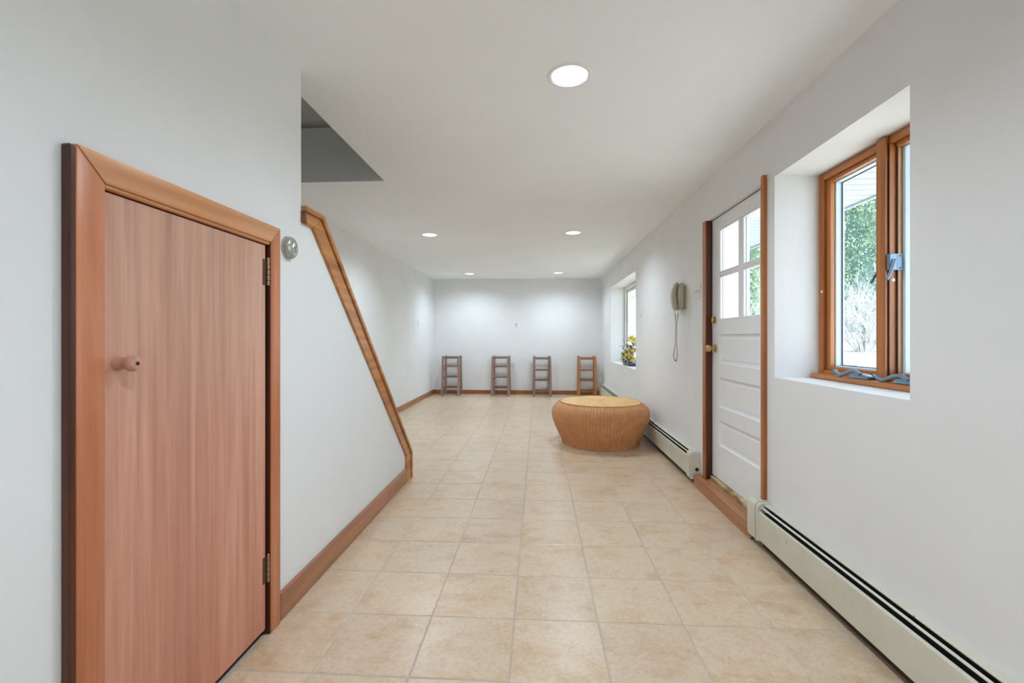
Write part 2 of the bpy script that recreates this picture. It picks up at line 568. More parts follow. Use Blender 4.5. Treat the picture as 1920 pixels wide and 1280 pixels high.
ws = tag(obj('wall_stair', ws, 'wall', smooth=0), 'white stair wall that slopes down to a half wall', 'wall', kind='structure')
cut(ws, B().box(XL - 0.045, XL + 0.1, 1.082, 1.792, -0.05, 1.583))

# stairwell above the stairs
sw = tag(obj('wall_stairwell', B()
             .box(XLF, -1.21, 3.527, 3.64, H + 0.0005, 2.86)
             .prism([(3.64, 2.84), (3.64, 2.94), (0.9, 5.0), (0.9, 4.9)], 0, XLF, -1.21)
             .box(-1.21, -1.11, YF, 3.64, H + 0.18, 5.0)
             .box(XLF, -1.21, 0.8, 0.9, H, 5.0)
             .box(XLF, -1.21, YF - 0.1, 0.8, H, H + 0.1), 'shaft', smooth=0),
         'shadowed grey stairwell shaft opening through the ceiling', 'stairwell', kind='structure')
tag(obj('wall_stair_end', B().box(XLF, XL - 0.11, YF - 0.1, YF, 0, H), 'wall', smooth=0),
    'end wall under the stairs', 'wall', kind='structure')

# baseboards
def base(name, b, m, label):
    return tag(obj(name, b, m, smooth=0), label, 'baseboard', kind='structure')
base('baseboard_stair', B().box(XL, XL + 0.016, 1.868, 3.715, 0, 0.118, 0.003), 'base', 'brown wooden baseboard along the stair half wall')
base('baseboard_left', B().box(XLF, XLF + 0.014, 3.9, YB, 0, 0.09, 0.003), 'base', 'brown wooden baseboard on the far left wall')
base('baseboard_back', B().box(XLF + 0.014, XR, YB - 0.014, YB, 0, 0.085, 0.003), 'baseb', 'reddish brown baseboard on the end wall behind the stools')
base('baseboard_right', B().box(1.288, XR, -2.4, 2.70, 0, 0.05).box(1.288, XR, 3.80, 9.35, 0, 0.05), 'darkwood', 'dark wooden strip on the floor under the heaters')

# stair trim: face board + cap following the slope
tr = thing('trim_1', 'stained wooden trim capping the sloping stair half wall', 'stair trim', (XL, 3.8, 0), kind='structure')
ofs = 0.026
obj('face_board', B().prism([(2.062, 1.728), (2.150, 1.728), (2.226 - 0.0, 1.785), (2.062, 1.785)], 0, XL, XL + 0.016, 0.002, 1), 'trimd', tr)
obj('face_board', B().prism([(2.150, 1.728), (3.718, 0.222), (3.835, 0.215), (2.226, 1.785)], 0, XL, XL + 0.016, 0.002, 1), 'trimd', tr)
obj('face_board', B().prism([(3.718, 0.222), (3.718, 0.0), (3.835, 0.0), (3.835, 0.215)], 0, XL, XL + 0.016, 0.002, 1), 'trimd', tr)
obj('cap', B().prism([(2.062, 1.786), (2.226, 1.786), (2.236, 1.812), (2.062, 1.812)], 0, XL - 0.125, XL + 0.026, 0.003, 1), 'trimd', tr)
obj('cap', B().prism([(2.226, 1.786), (3.836, 0.216), (3.862, 0.226), (2.238, 1.812)], 0, XL - 0.125, XL + 0.026, 0.003, 1), 'trimd', tr)
obj('cap', B().prism([(3.837, 0.215), (3.837, 0.0), (3.862, 0.0), (3.862, 0.225)], 0, XL - 0.125, XL + 0.026, 0.003, 1), 'trimd', tr)
obj('cap_shadow_strip', B().prism([(2.2165, 1.7845), (2.2225, 1.7845), (3.8345, 0.213), (3.8345, 0.203)], 0, XL + 0.015, XL + 0.0175), 'trimdark', tr)  # thin dark strip painted in as the shadow line below the cap
obj('end_block', B().prism([(2.058, 1.735), (2.074, 1.728), (2.066, 1.786), (2.058, 1.786)], 0, XL - 0.11, XL + 0.022), 'trimdark', tr)

# ------------------------------------------------------------------ small access door (door_1)
d = thing('door_1', 'small reddish plywood access door with wooden casing and round knob', 'door', (XL, 1.43, 0), kind='structure')
cf = XL + 0.020
zt, zi = 1.655, 1.583
ya, yb, yc, yd = 1.008, 1.082, 1.790, 1.858
obj('casing_side', B().prism([(ya, 0.0), (yb, 0.0), (yb, zi), (ya, zt)], 0, XL, cf, 0.005, 2), 'casing', d)
obj('casing_side', B().prism([(yc, 0.0), (yd, 0.0), (yd, zt - 0.002), (yc, zi)], 0, XL, cf, 0.004, 2), 'casing', d)
obj('casing_head', B().prism([(ya + 0.001, zt), (yb, zi + 0.001), (yc, zi + 0.001), (yd, zt)], 0, XL, cf + 0.001, 0.004, 2), 'casingh', d)
obj('edge_strip', B().box(XL, XL + 0.022, ya - 0.018, ya - 0.001, 0, zt - 0.006, 0.004), 'jambd', d)
obj('stop_strip', B().box(XL - 0.004, XL + 0.016, yb, yc, zi - 0.010, zi + 0.002, 0.003), 'casingh', d)
obj('jamb_strip', B().box(XL - 0.04, XL - 0.004, yc - 0.0125, yc - 0.009, 0.013, zi - 0.01), 'casing', d)
obj('dark_gap', B().box(XL - 0.044, XL - 0.02, yb, yc + 0.001, 0.001, zi), 'dark', d, 0)
obj('jamb_liner', B().box(XL - 0.02, XL + 0.017, yc - 0.005, yc, 0.001, zi), 'jambd', d, 0)
obj('gap_shade_strip', B().box(XL - 0.02, XL - 0.012, yb, yc - 0.006, 0.001, 0.03), 'dark', d, 0)  # dark strip stands in for the shade in the gap below the leaf
leaf = obj('door_leaf', B().box(XL - 0.019, XL + 0.006, yb + 0.003, yc - 0.017, 0.028, zi - 0.014, 0.002), 'plydoor', d)
kb = obj('knob', B().lathe([(0.0185, 0), (0.0185, 0.008), (0.015, 0.014), (0.0145, 0.022), (0.018, 0.028), (0.0215, 0.037), (0.0205, 0.047), (0.015, 0.054), (0.004, 0.056)], (XL + 0.005, 1.128, 1.132), (1, 0, 0), 28), 'plydoor', leaf)
obj('knob_screw', B().lathe([(0.005, 0.0), (0.005, 0.002), (0.003, 0.003)], (XL + 0.0605, 1.128, 1.132), (1, 0, 0), 16), 'dark', d)
for z0 in (1.408, 0.214):
    h = obj('hinge', B().box(XL - 0.01, XL + 0.008, yc - 0.036, yc - 0.006, z0, z0 + 0.105, 0.001), 'hinge', d)
    pb = B()
    for k in range(5):
        pb.lathe([(0.0052, k * 0.021 + 0.001), (0.0058, k * 0.021 + 0.003), (0.0058, k * 0.021 + 0.018), (0.0052, k * 0.021 + 0.020)], (XL + 0.012, yc - 0.009, z0), n=12)
    pb.ball((XL + 0.012, yc - 0.009, z0 + 0.108), 0.006, u=10, v=6)
    obj('hinge_pin', pb, 'pinmetal', h)

# round dome device beside the door
bx = thing('wall_alarm', 'round grey dome alarm with faceted chrome centre beside small door', 'alarm', (XL, 1.945, 1.592))
obj('base_plate', B().lathe([(0.050, 0), (0.050, 0.007), (0.047, 0.010)], (XL, 1.945, 1.592), (1, 0, 0), 36), 'beige', bx)
obj('gap_ring', B().lathe([(0.043, 0.009), (0.043, 0.013)], (XL, 1.945, 1.592), (1, 0, 0), 36), 'dark', bx)
obj('dome', B().lathe([(0.046, 0.011), (0.0475, 0.015), (0.0465, 0.020), (0.042, 0.026), (0.034, 0.030), (0.022, 0.032)], (XL, 1.945, 1.592), (1, 0, 0), 40), 'greydome', bx)
obj('chrome_centre', B().lathe([(0.021, 0.031), (0.021, 0.034), (0.016, 0.037), (0.013, 0.037), (0.012, 0.042), (0.004, 0.043)], (XL, 1.945, 1.592), (1, 0, 0), 6), 'chrome', bx, 0)

# ------------------------------------------------------------------ entry door (door_2)
d = thing('door_2', 'white panelled entry door with four glass panes in stained wood jambs', 'door', (1.36, 3.2, 0.095), kind='structure')
ly0, ly1, lz0, lz1 = 2.737, 3.626, 0.140, 2.098
xa, xb = 1.350, 1.390
obj('jamb', B().box(1.297, 1.303, 3.629, 3.688, 0.095, 2.104, 0.001), 'jamb', d)
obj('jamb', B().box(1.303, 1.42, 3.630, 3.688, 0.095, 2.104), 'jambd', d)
obj('jamb', B().box(1.292, 1.42, 2.707, 2.734, 0.095, 2.135, 0.001), 'jamb', d)
obj('threshold', B().box(1.335, 1.65, 2.735, 3.63, 0.094, 0.128, 0.004), 'thresh', d)
obj('gap_line', B().box(1.352, 1.38, 2.735, 3.63, 2.098, 2.104), 'dark', d, 0)
st0, st1 = 3.497, 2.864       # pane zone
m0, m1 = 3.169, 3.112
zb, zm0, zm1, zt_ = 1.328, 1.655, 1.680, 2.004
lf = B()
lf.box(xa, xb, st0, ly1, lz0, lz1).box(xa, xb, ly0, st1, lz0, lz1)
for (a, b) in ((zt_, lz1), (1.222, zb), (0.900, 1.003), (0.580, 0.680), (lz0, 0.392)):
    lf.box(xa, xb, st1, st0, a, b)
leaf = obj('door_leaf', lf, 'wpaint', d, 0)
mu = B().box(xa + 0.003, xb - 0.003, m1, m0, zb, zt_, 0.004).box(xa + 0.004, xb - 0.004, st1, st0, zm0, zm1, 0.004)
obj('muntins', mu, 'wpaint', leaf)
for (z0, z1) in ((1.003, 1.222), (0.680, 0.900), (0.392, 0.580)):
    pb = B()
    b = 0.026
    # bevelled, sunk panel with raised field
    def P(x, y, z): return (x, y, z)
    t = pb.bm
    rings = []
    for (dx, ins) in ((xa + 0.001, 0.0), (xa + 0.011, 0.008), (xa + 0.013, b), (xa + 0.009, b + 0.006)):
        rings.append([t.verts.new(q) for q in ((dx, st1 + ins, z0 + ins), (dx, st0 - ins, z0 + ins), (dx, st0 - ins, z1 - ins), (dx, st1 + ins, z1 - ins))])
    for r0, r1 in zip(rings, rings[1:]):
        for i in range(4):
            t.faces.new((r0[i], r0[(i + 1) % 4], r1[(i + 1) % 4], r1[i]))
    t.faces.new(rings[-1])
    back = [t.verts.new(q) for q in ((xb - 0.006, st1, z0), (xb - 0.006, st0, z0), (xb - 0.006, st0, z1), (xb - 0.006, st1, z1))]
    t.faces.new(back[::-1])
    bmesh.ops.recalc_face_normals(t, faces=t.faces[:])
    obj('panel', pb, 'wpaint', leaf, 0)
for (y0, y1) in ((m0, st0), (st1, m1)):
    for (z0, z1) in ((zb, zm0), (zm1, zt_)):
        p = obj('pane', B().box(xa + 0.021, xa + 0.025, y0, y1, z0, z1), 'glass', leaf, 0)
        w_ = 0.011
        bb = B()
        for xx0, xx1 in ((xa + 0.005, xa + 0.021), (xa + 0.025, xb - 0.004)):
            bb.box(xx0, xx1, y0, y0 + w_, z0, z1, 0.003).box(xx0, xx1, y1 - w_, y1, z0, z1, 0.003)
            bb.box(xx0, xx1, y0 + w_, y1 - w_, z0, z0 + w_, 0.003).box(xx0, xx1, y0 + w_, y1 - w_, z1 - w_, z1, 0.003)
        obj('glazing_bead', bb, 'wpaint', p)
kn = obj('door_knob', B().lathe([(0.031, 0), (0.031, 0.003), (0.026, 0.008), (0.013, 0.014), (0.010, 0.022), (0.010, 0.034), (0.014, 0.038), (0.024, 0.044), (0.028, 0.054), (0.027, 0.064), (0.021, 0.072), (0.010, 0.076), (0.003, 0.076)], (xa, 3.555, 1.116), (-1, 0, 0), 32), 'brass', leaf)
obj('keyhole', B().lathe([(0.007, 0), (0.007, 0.001)], (xa - 0.0762, 3.555, 1.116), (-1, 0, 0), 16), 'hinge', kn)
db = obj('deadbolt', B().lathe([(0.029, 0), (0.029, 0.004), (0.024, 0.009), (0.012, 0.011), (0.010, 0.013)], (xa, 3.568, 1.331), (-1, 0, 0), 32), 'brass', leaf)
obj('thumb_turn', B().box(xa - 0.028, xa - 0.011, 3.562, 3.574, 1.312, 1.350, 0.005, 2), 'brass', db)

sp = thing('door_step', 'worn reddish wooden step at the foot of the entry door', 'step', (1.29, 3.28, 0))
obj('riser', B().box(1.256, 1.275, 2.792, 3.772, 0.001, 0.0765, 0.002), 'step', sp)
obj('tread', B().box(1.254, XR, 2.792, 3.772, 0.077, 0.0945, 0.003), 'step', sp)
obj('side_block', B().box(1.275, XR, 2.80, 3.765, 0.001, 0.077), 'step', sp)
obj('sill_board', B().box(XR, 1.335, 2.735, 3.629, 0.0945, 0.099), 'step', sp)

# ------------------------------------------------------------------ near casement window (window_1)
wn = thing('window_1', 'stained wood casement window with metal cranks in a deep white recess', 'window', (1.56, 2.16, W1[2]), kind='structure')
y0, y1, z0, z1 = W1
fr = B()
e = 0.001
def frame(b, xx0, xx1, yy0, yy1, zz0, zz1, wdt, bev=0.003, wz=None):
    wz = wz or wdt
    b.box(xx0, xx1, yy0, yy0 + wdt, zz0, zz1, bev).box(xx0, xx1, yy1 - wdt, yy1, zz0, zz1, bev)
    b.box(xx0, xx1, yy0 + wdt, yy1 - wdt, zz1 - wz, zz1, bev).box(xx0, xx1, yy0 + wdt, yy1 - wdt, zz0, zz0 + wz, bev)
for (nm, xx0, xx1, a0, a1, c0, c1) in (
        ('jamb', 1.55, 1.655, y1 - 0.042, y1 - e, z0 + e, z1 - e), ('jamb', 1.55, 1.655, y0 + e, y0 + 0.042, z0 + e, z1 - e)):
    obj(nm, B().box(xx0, xx1, a0, a1, c0, c1, 0.003), 'winwood', wn)
obj('head', B().box(1.551, 1.655, y0 + 0.042, y1 - 0.042, z1 - 0.040, z1 - e, 0.003), 'winwoodh', wn)
obj('bottom_rail', B().box(1.551, 1.655, y0 + 0.042, y1 - 0.042, z0 + e, z0 + 0.046, 0.003), 'winwoodh', wn)
ym0, ym1 = 2.109, 2.163
mu = obj('mullion', B().box(1.530, 1.545, ym0, ym1, z0 + 0.028, z1 - 0.006, 0.003), 'winwood', wn)
obj('mullion_core', B().box(1.545, 1.574, ym0 - 0.007, ym1 + 0.007, z0 + 0.046, z1 - 0.04, 0.002), 'winwood', mu)
obj('mullion_oak', B().box(1.574, 1.600, ym0 - 0.016, ym1 + 0.016, z0 + 0.046, z1 - 0.04, 0.001), 'oak', mu)
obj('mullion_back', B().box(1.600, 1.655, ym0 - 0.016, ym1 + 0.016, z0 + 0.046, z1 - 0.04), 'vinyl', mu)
for (a, b) in ((ym1 + 0.016, y1 - 0.042), (y0 + 0.042, ym0 - 0.016)):
    zz0, zz1 = z0 + 0.046, z1 - 0.040
    st = B()
    if a > 2:
        frame(st, 1.566, 1.592, a, b, zz0, zz1, 0.034, 0.003, 0.020)
    else:
        st.box(1.566, 1.592, a, a + 0.03, zz0, zz1, 0.003).box(1.566, 1.592, a + 0.03, b, zz0, zz0 + 0.02, 0.003).box(1.566, 1.592, a + 0.03, b, zz1 - 0.02, zz1, 0.003)
    obj('stop', st, 'winwood', wn)
    sa = B()
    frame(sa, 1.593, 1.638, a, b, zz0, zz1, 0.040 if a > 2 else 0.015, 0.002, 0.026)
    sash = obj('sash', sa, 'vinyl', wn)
    sb = B()
    frame(sb, 1.6225, 1.6245, a + 0.020, b - 0.036, zz0 + 0.02, zz1 - 0.02, 0.011, 0)
    obj('seal', sb, 'seal', sash, 0)
    obj('pane', B().box(1.628, 1.633, a + 0.01, b - 0.01, zz0 + 0.01, zz1 - 0.01), 'glass', sash, 0)
sil = obj('sill', B().prism([(1.497, 0.979), (1.493, 0.986), (1.495, 0.997), (1.503, 1.003), (1.56, 1.005), (1.56, 0.977), (1.50, 0.977)], 1, y0 + 0.002, 2.604, 0.002, 1), 'winwoodh', wn)
for (ys, ) in ((2.418,), (2.140,)):
    ck = obj('crank_base', B().prism([(ys - 0.10, 1.005), (ys - 0.235, 1.005), (ys - 0.238, 1.018), (ys - 0.205, 1.026), (ys - 0.16, 1.030), (ys - 0.12, 1.022)], 0, 1.505, 1.545, 0.003, 2), 'crank', wn)
    arm = [(1.508, ys - 0.19, 1.024), (1.508, ys - 0.15, 1.040), (1.508, ys - 0.115, 1.036), (1.508, ys - 0.05, 1.012), (1.508, ys - 0.038, 1.011)]
    obj('crank_arm', B().tube(arm, 0.0085, 8), 'crank', ck)
    obj('crank_handle', B().tube([(1.508, ys - 0.040, 1.010), (1.508, ys - 0.022, 1.017), (1.508, ys, 1.030)], 0.0065, 10, 0.0095), 'crank', ck)
# lock levers on both sides of the mullion
def sp_(p, q):
    return tuple(sorted((p, q)))
for sgn, yy, yc_, dx in ((-1, ym0 - 0.016, ym0, 0.0), (1, ym1 + 0.016, ym1, 0.024)):
    a_, b_ = sp_(yy + sgn * 0.004, yy - sgn * 0.003)
    lk = obj('lock_plate', B().box(1.5665 + dx * 0.5, 1.5925 + dx * 0.0, a_, b_, 1.493, 1.567, 0.002), 'crank', wn)
    a_, b_ = sp_(yy + sgn * 0.010, yc_ + sgn * 0.0075)
    obj('lock_body', B().prism([(1.532 + dx, 1.497), (1.532 + dx, 1.560), (1.536 + dx, 1.566), (1.564 + dx * 0.6, 1.566), (1.564 + dx * 0.6, 1.493), (1.538 + dx, 1.493)], 1, a_, b_, 0.002, 1), 'crank', lk)
    yl = yy + sgn * 0.014
    obj('lock_lever', B().tube([(1.551 + dx, yl, 1.540), (1.543 + dx, yl, 1.515), (1.529 + dx * 0.8, yl + sgn * 0.003, 1.480), (1.512 + dx * 0.8, yl + sgn * 0.006, 1.449)], 0.0075, 8, 0.0055), 'crank', lk)
    for z in (1.503, 1.556):
        obj('screw', B().ball((1.580 + dx * 0.3, yy + sgn * 0.004, z), 0.003, u=8, v=5), 'dark', lk)
obj('groove', B().box(1.5725, 1.5755, ym0 - 0.0168, ym1 + 0.0168, z0 + 0.047, z1 - 0.041), 'jambd', mu, 0)
obj('groove', B().box(1.5440, 1.5462, ym0 - 0.0074, ym1 + 0.0074, z0 + 0.047, z1 - 0.041), 'jambd', mu, 0)
obj('screw_cap', B().lathe([(0.008, 0), (0.008, 0.002), (0.005, 0.004)], (1.552, y1 - 0.030, 1.449), (-1, 0, 0), 16), 'plate', wn)
obj('screw_cap', B().lathe([(0.008, 0), (0.008, 0.002), (0.005, 0.004)], (1.560, ym0 - 0.007, 1.452), (0, -1, 0), 16), 'plate', wn)

# ------------------------------------------------------------------ far window (window_2)
wn = thing('window_2', 'white framed wide window in a deep bright recess near the end wall', 'window', (1.6, 7.3, W2[2]), kind='structure')
y0, y1, z0, z1 = W2
f1 = B()
frame(f1, 1.565, 1.655, y0 + e, y1 - e, z0 + e, z1 - e, 0.06)
obj('frame', f1, 'vinylw', wn)
ym = (y0 + y1) / 2
obj('mullion', B().box(1.575, 1.65, ym - 0.03, ym + 0.03, z0 + 0.06, z1 - 0.06, 0.003), 'vinylw', wn)
for (a, b) in ((ym + 0.03, y1 - 0.06), (y0 + 0.06, ym - 0.03)):
    sa = B()
    frame(sa, 1.60, 1.65, a, b, z0 + 0.06, z1 - 0.06, 0.045)
    s_ = obj('sash', sa, 'vinylw', wn)
    sb = B()
    frame(sb, 1.596, 1.60, a - 0.002, b + 0.002, z0 + 0.058, z1 - 0.058, 0.010, 0)
    obj('seal', sb, 'beige2', s_, 0)
    obj('pane', B().box(1.622, 1.627, a + 0.02, b - 0.02, z0 + 0.08, z1 - 0.08), 'glass', s_, 0)

# ------------------------------------------------------------------ baseboard heaters
def heater(y0, y1, near_end, label):
    h = thing('baseboard_heater', label, 'heater', (XR, (y0 + y1) / 2, 0), 'baseboard heaters along the right wall')
    a, b = (y0 + 0.002, y1 - 0.002)
    obj('back_plate', B().box(1.309, XR, a, b, 0.052, 0.252), 'enamel', h)
    obj('top_cover', B().prism([(XR, 0.254), (1.280, 0.254), (1.277, 0.251), (1.277, 0.247), (1.281, 0.250), (XR, 0.250)], 1, a, b), 'enamel', h, 0)
    obj('front_panel', B().prism([(1.244, 0.058), (1.250, 0.052), (1.254, 0.054), (1.250, 0.062), (1.250, 0.208), (1.254, 0.216), (1.250, 0.218), (1.244, 0.209)], 1, a, b), 'enamel', h, 0)
    obj('damper', B().prism([(1.2580, 0.2330), (1.2650, 0.2385), (1.2645, 0.2405), (1.2575, 0.2350)], 1, a, b), 'enamel', h, 0)
    obj('fin_core', B().box(1.256, 1.306, a, b, 0.085, 0.206), 'black', h, 0)
    obj('inner_back', B().box(1.306, 1.309, a, b, 0.06, 0.249), 'black', h, 0)
    def cap(c0, c1):
        o = obj('end_cap', B().prism([(XR, 0.045), (1.240, 0.045), (1.238, 0.22), (1.241, 0.240), (1.250, 0.255), (1.264, 0.262), (XR, 0.263)], 1, c0, c1, 0.002, 1), 'enamel', h)
        obj('cap_seam', B().prism([(XR, 0.0405), (1.2365, 0.0405), (1.2355, 0.22), (1.239, 0.2415), (1.249, 0.257), (1.263, 0.2645), (XR, 0.2655)], 1, (c0 + c1) / 2 - 0.04, (c0 + c1) / 2 - 0.036), 'beige2', o)
        return o
    return h, cap
h, cap = heater(-2.3, 2.665, True, 'long cream metal baseboard heater under the near wood window')
cap(2.655, 2.785)
h, cap = heater(3.89, 9.28, True, 'long cream metal baseboard heater running from entry door to end wall')
c_ = cap(3.79, 3.90)
obj('pipe_hole', B().lathe([(0.014, 0), (0.014, 0.003)], (1.288, 3.79, 0.125), (0, -1, 0), 20), 'black', c_)
cap(9.27, 9.40)
pv = thing('pipe_elbow', 'short copper pipe elbow on the floor beside the door step', 'pipe', (1.27, 2.787, 0))
obj('elbow', B().tube([(1.262, 2.788, 0.018), (1.275, 2.788, 0.018), (1.290, 2.788, 0.018)], 0.010, 12), 'hinge', pv)
obj('nut', B().tube([(1.258, 2.788, 0.018), (1.266, 2.788, 0.018)], 0.0135, 6), 'pinmetal', pv, 0)

# ------------------------------------------------------------------ wall telephone
ph = thing('wall_telephone', 'beige corded wall telephone with hanging coiled cord', 'telephone', (XR, 4.23, 1.445))
obj('wall_bracket', B().box(1.300, XR, 4.142, 4.32, 1.46, 1.66, 0.003), 'beige2', ph)
obj('bracket_gap', B().box(1.293, 1.300, 4.150, 4.31, 1.475, 1.67), 'dark', ph)
obj('base', B().prism([(1.296, 1.680), (1.272, 1.686), (1.258, 1.672), (1.250, 1.63), (1.246, 1.58), (1.248, 1.52), (1.254, 1.47), (1.262, 1.446), (1.282, 1.446), (1.294, 1.47)], 1, 4.140, 4.325, 0.004, 2), 'beige', ph)
hs = obj('handset', B().prism([(1.254, 1.690), (1.240, 1.694), (1.225, 1.680), (1.208, 1.635), (1.200, 1.585), (1.201, 1.53), (1.210, 1.475), (1.220, 1.446), (1.243, 1.444), (1.249, 1.47), (1.244, 1.51), (1.236, 1.56), (1.236, 1.60), (1.244, 1.64)], 1, 4.165, 4.225, 0.007, 3), 'beige', ph)
def coil(path, r, turns, n=9):
    out = []
    L = len(path) - 1
    for i in range(turns * n + 1):
        t = i / (turns * n) * L
        k = min(int(t), L - 1)
        u = t - k
        p = [Vector(path[max(0, min(L, k + q))]) for q in (-1, 0, 1, 2)]
        c = 0.5 * ((2 * p[1]) + (-p[0] + p[2]) * u + (2 * p[0] - 5 * p[1] + 4 * p[2] - p[3]) * u * u + (-p[0] + 3 * p[1] - 3 * p[2] + p[3]) * u ** 3)
        d_ = ((p[2] - p[1])).normalized()
        a = d_.cross(Vector((0.3, 1, 0.1))).normalized()
        b2 = d_.cross(a)
        an = 2 * PI * i / n
        out.append(c + (a * math.cos(an) + b2 * math.sin(an)) * r)
    return out
path = [(1.232, 4.19, 1.405), (1.238, 4.20, 1.34), (1.250, 4.205, 1.22), (1.234, 4.215, 1.10), (1.227, 4.22, 1.03), (1.243, 4.22, 0.985), (1.260, 4.225, 1.01), (1.259, 4.225, 1.10), (1.246, 4.225, 1.22), (1.258, 4.22, 1.34), (1.264, 4.21, 1.41)]
obj('coiled_cord', B().tube(coil(path, 0.0052, 70), 0.0017, 5), 'cord', ph)
obj('cord_lead', B().tube([(1.230, 4.19, 1.45), (1.227, 4.19, 1.43), (1.231, 4.19, 1.40)], 0.0022, 6), 'cord', ph)
obj('cord_lead', B().tube([(1.268, 4.21, 1.45), (1.267, 4.21, 1.43), (1.265, 4.21, 1.405)], 0.0022, 6), 'cord', ph)

# ------------------------------------------------------------------ switches and outlet
def plate(name, label, cat, c, n, w_, h_, kind):
    n = Vector(n)
    o = thing(name, label, cat, c)
    x, y, z = c
    def bx_(t0, t1, u0, u1, v0, v1, bev=0.0):
        # t along normal, u along the wall, v up
        if abs(n.x) > 0.5:
            xs = sorted((x + n.x * t0, x + n.x * t1))
            return B().box(xs[0], xs[1], y + u0, y + u1, z + v0, z + v1, bev)
        ys = sorted((y + n.y * t0, y + n.y * t1))
        return B().box(x + u0, x + u1, ys[0], ys[1], z + v0, z + v1, bev)
    obj('face_plate', bx_(0, 0.006, -w_ / 2, w_ / 2, -h_ / 2, h_ / 2, 0.002), 'plate', o)
    if kind == 'outlet':
        for v in (-0.022, 0.022):
            s_ = obj('socket', bx_(0.005, 0.008, -0.016, 0.016, v - 0.014, v + 0.014, 0.001), 'beige', o)
            for u in (-0.006, 0.006):
                obj('slot', bx_(0.0075, 0.0085, u - 0.0015, u + 0.0015, v - 0.005, v + 0.006), 'dark', s_, 0)
    else:
        for u in kind:
            t_ = obj('toggle', bx_(0.005, 0.022, u - 0.005, u + 0.005, -0.004, 0.012, 0.002), 'plate', o)
            obj('toggle_slot', bx_(0.005, 0.0066, u - 0.007, u + 0.007, -0.014, 0.014), 'beige2', t_, 0)
    for u in ((kind if kind != 'outlet' else (0,))):
        obj('screw', bx_(0.005, 0.0072, u - 0.003, u + 0.003, (0.03 if kind != 'outlet' else -0.003), (0.036 if kind != 'outlet' else 0.003)), 'chrome', o, 0)
    return o
plate('light_switch', 'white double toggle switch plate between telephone and entry door', 'switch', (XR, 3.83, 1.58), (-1, 0, 0), 0.12, 0.12, (-0.023, 0.023))
plate('light_switch', 'single white switch plate on right wall between telephone and far window', 'switch', (XR, 5.90, 1.472), (-1, 0, 0), 0.075, 0.16, (0.0,))
plate('light_switch', 'single white switch plate on the far left wall', 'switch', (XLF, 8.37, 1.458), (1, 0, 0), 0.075, 0.13, (0.0,))
plate('wall_outlet', 'white duplex outlet high on the end wall above the stools', 'outlet', (-0.462, YB, 1.458), (0, -1, 0), 0.085, 0.125, 'outlet')

# ------------------------------------------------------------------ recessed lights
LL = ['large recessed ceiling light in front of the stairwell opening',
      'recessed ceiling light beyond the stairwell, on the stair half wall side',
      'recessed ceiling light above the wicker ottoman',
      'recessed ceiling light near the end wall, on the plain wall side',
      'recessed ceiling light near the end wall, on the window side',
      'added unseen recessed light behind the large one, filling the near end',
      'added unseen recessed fill light close to the front wall']
first = None
for (x, y), lab in zip(LIGHTS, LL):
    if first is None:
        o = thing('recessed_light', lab, 'ceiling light', (x, y, H), 'round recessed ceiling lights')
        obj('trim_ring', B().lathe([(0.090, H + 0.002), (0.088, H - 0.004), (0.100, H - 0.005), (0.106, H - 0.0005), (0.106, H)], (x, y, 0), n=48, caps=False), 'trimwhite', o)
        obj('gap_ring', B().lathe([(0.0885, H + 0.006), (0.0885, H - 0.001), (0.0865, H - 0.001), (0.0865, H + 0.006)], (x, y, 0), n=48, caps=False), 'seal', o)
        obj('baffle', B().lathe([(0.0866, H - 0.001), (0.084, H + 0.012), (0.068, H + 0.074), (0.068, H + 0.085), (0.09, H + 0.085), (0.0905, H + 0.006)], (x, y, 0), n=48, caps=False), 'trimwhite', o)
        obj('lens', B().lathe([(0.0685, H + 0.078), (0.066, H + 0.071), (0.05, H + 0.066), (0.02, H + 0.063), (0.004, H + 0.0625)], (x, y, 0), n=24), 'lens', o)
        bl = bpy.data.lights.new('bulb', 'SPOT')
        bl.energy = LAMP
        bl.color = LAMP_COL
        bl.spot_size = math.radians(158)
        bl.spot_blend = 1.0
        bl.shadow_soft_size = 0.03
        bo = bpy.data.objects.new('bulb', bl)
        C.objects.link(bo)
        bo.parent = o
        bo.location = (0, 0, 0.004)
        first = o
    else:
        r = first.copy()
        C.objects.link(r)
        r.location = (x, y, H)
        r['label'] = lab
        for ch in first.children:
            c = ch.copy()
            C.objects.link(c)
            c.parent = r

# ------------------------------------------------------------------ wicker ottoman
OX, OY = 0.705, 5.27
ot = thing('wicker_ottoman', 'round woven wicker ottoman with flared sides and pale flat top', 'ottoman', (OX, OY, 0))
prof = [(0.0, .428), (0.015, .430), (.03, .433), (.06, .444), (.12, .473), (.20, .511), (.27, .536), (.335, .546), (.385, .538), (.425, .515), (.450, .485), (.466, .452)]
def pr(z):
    for (a, ra), (b, rb) in zip(prof, prof[1:]):
        if z <= b:
            t = (z - a) / (b - a)
            return ra + (rb - ra) * t
    return prof[-1][1]
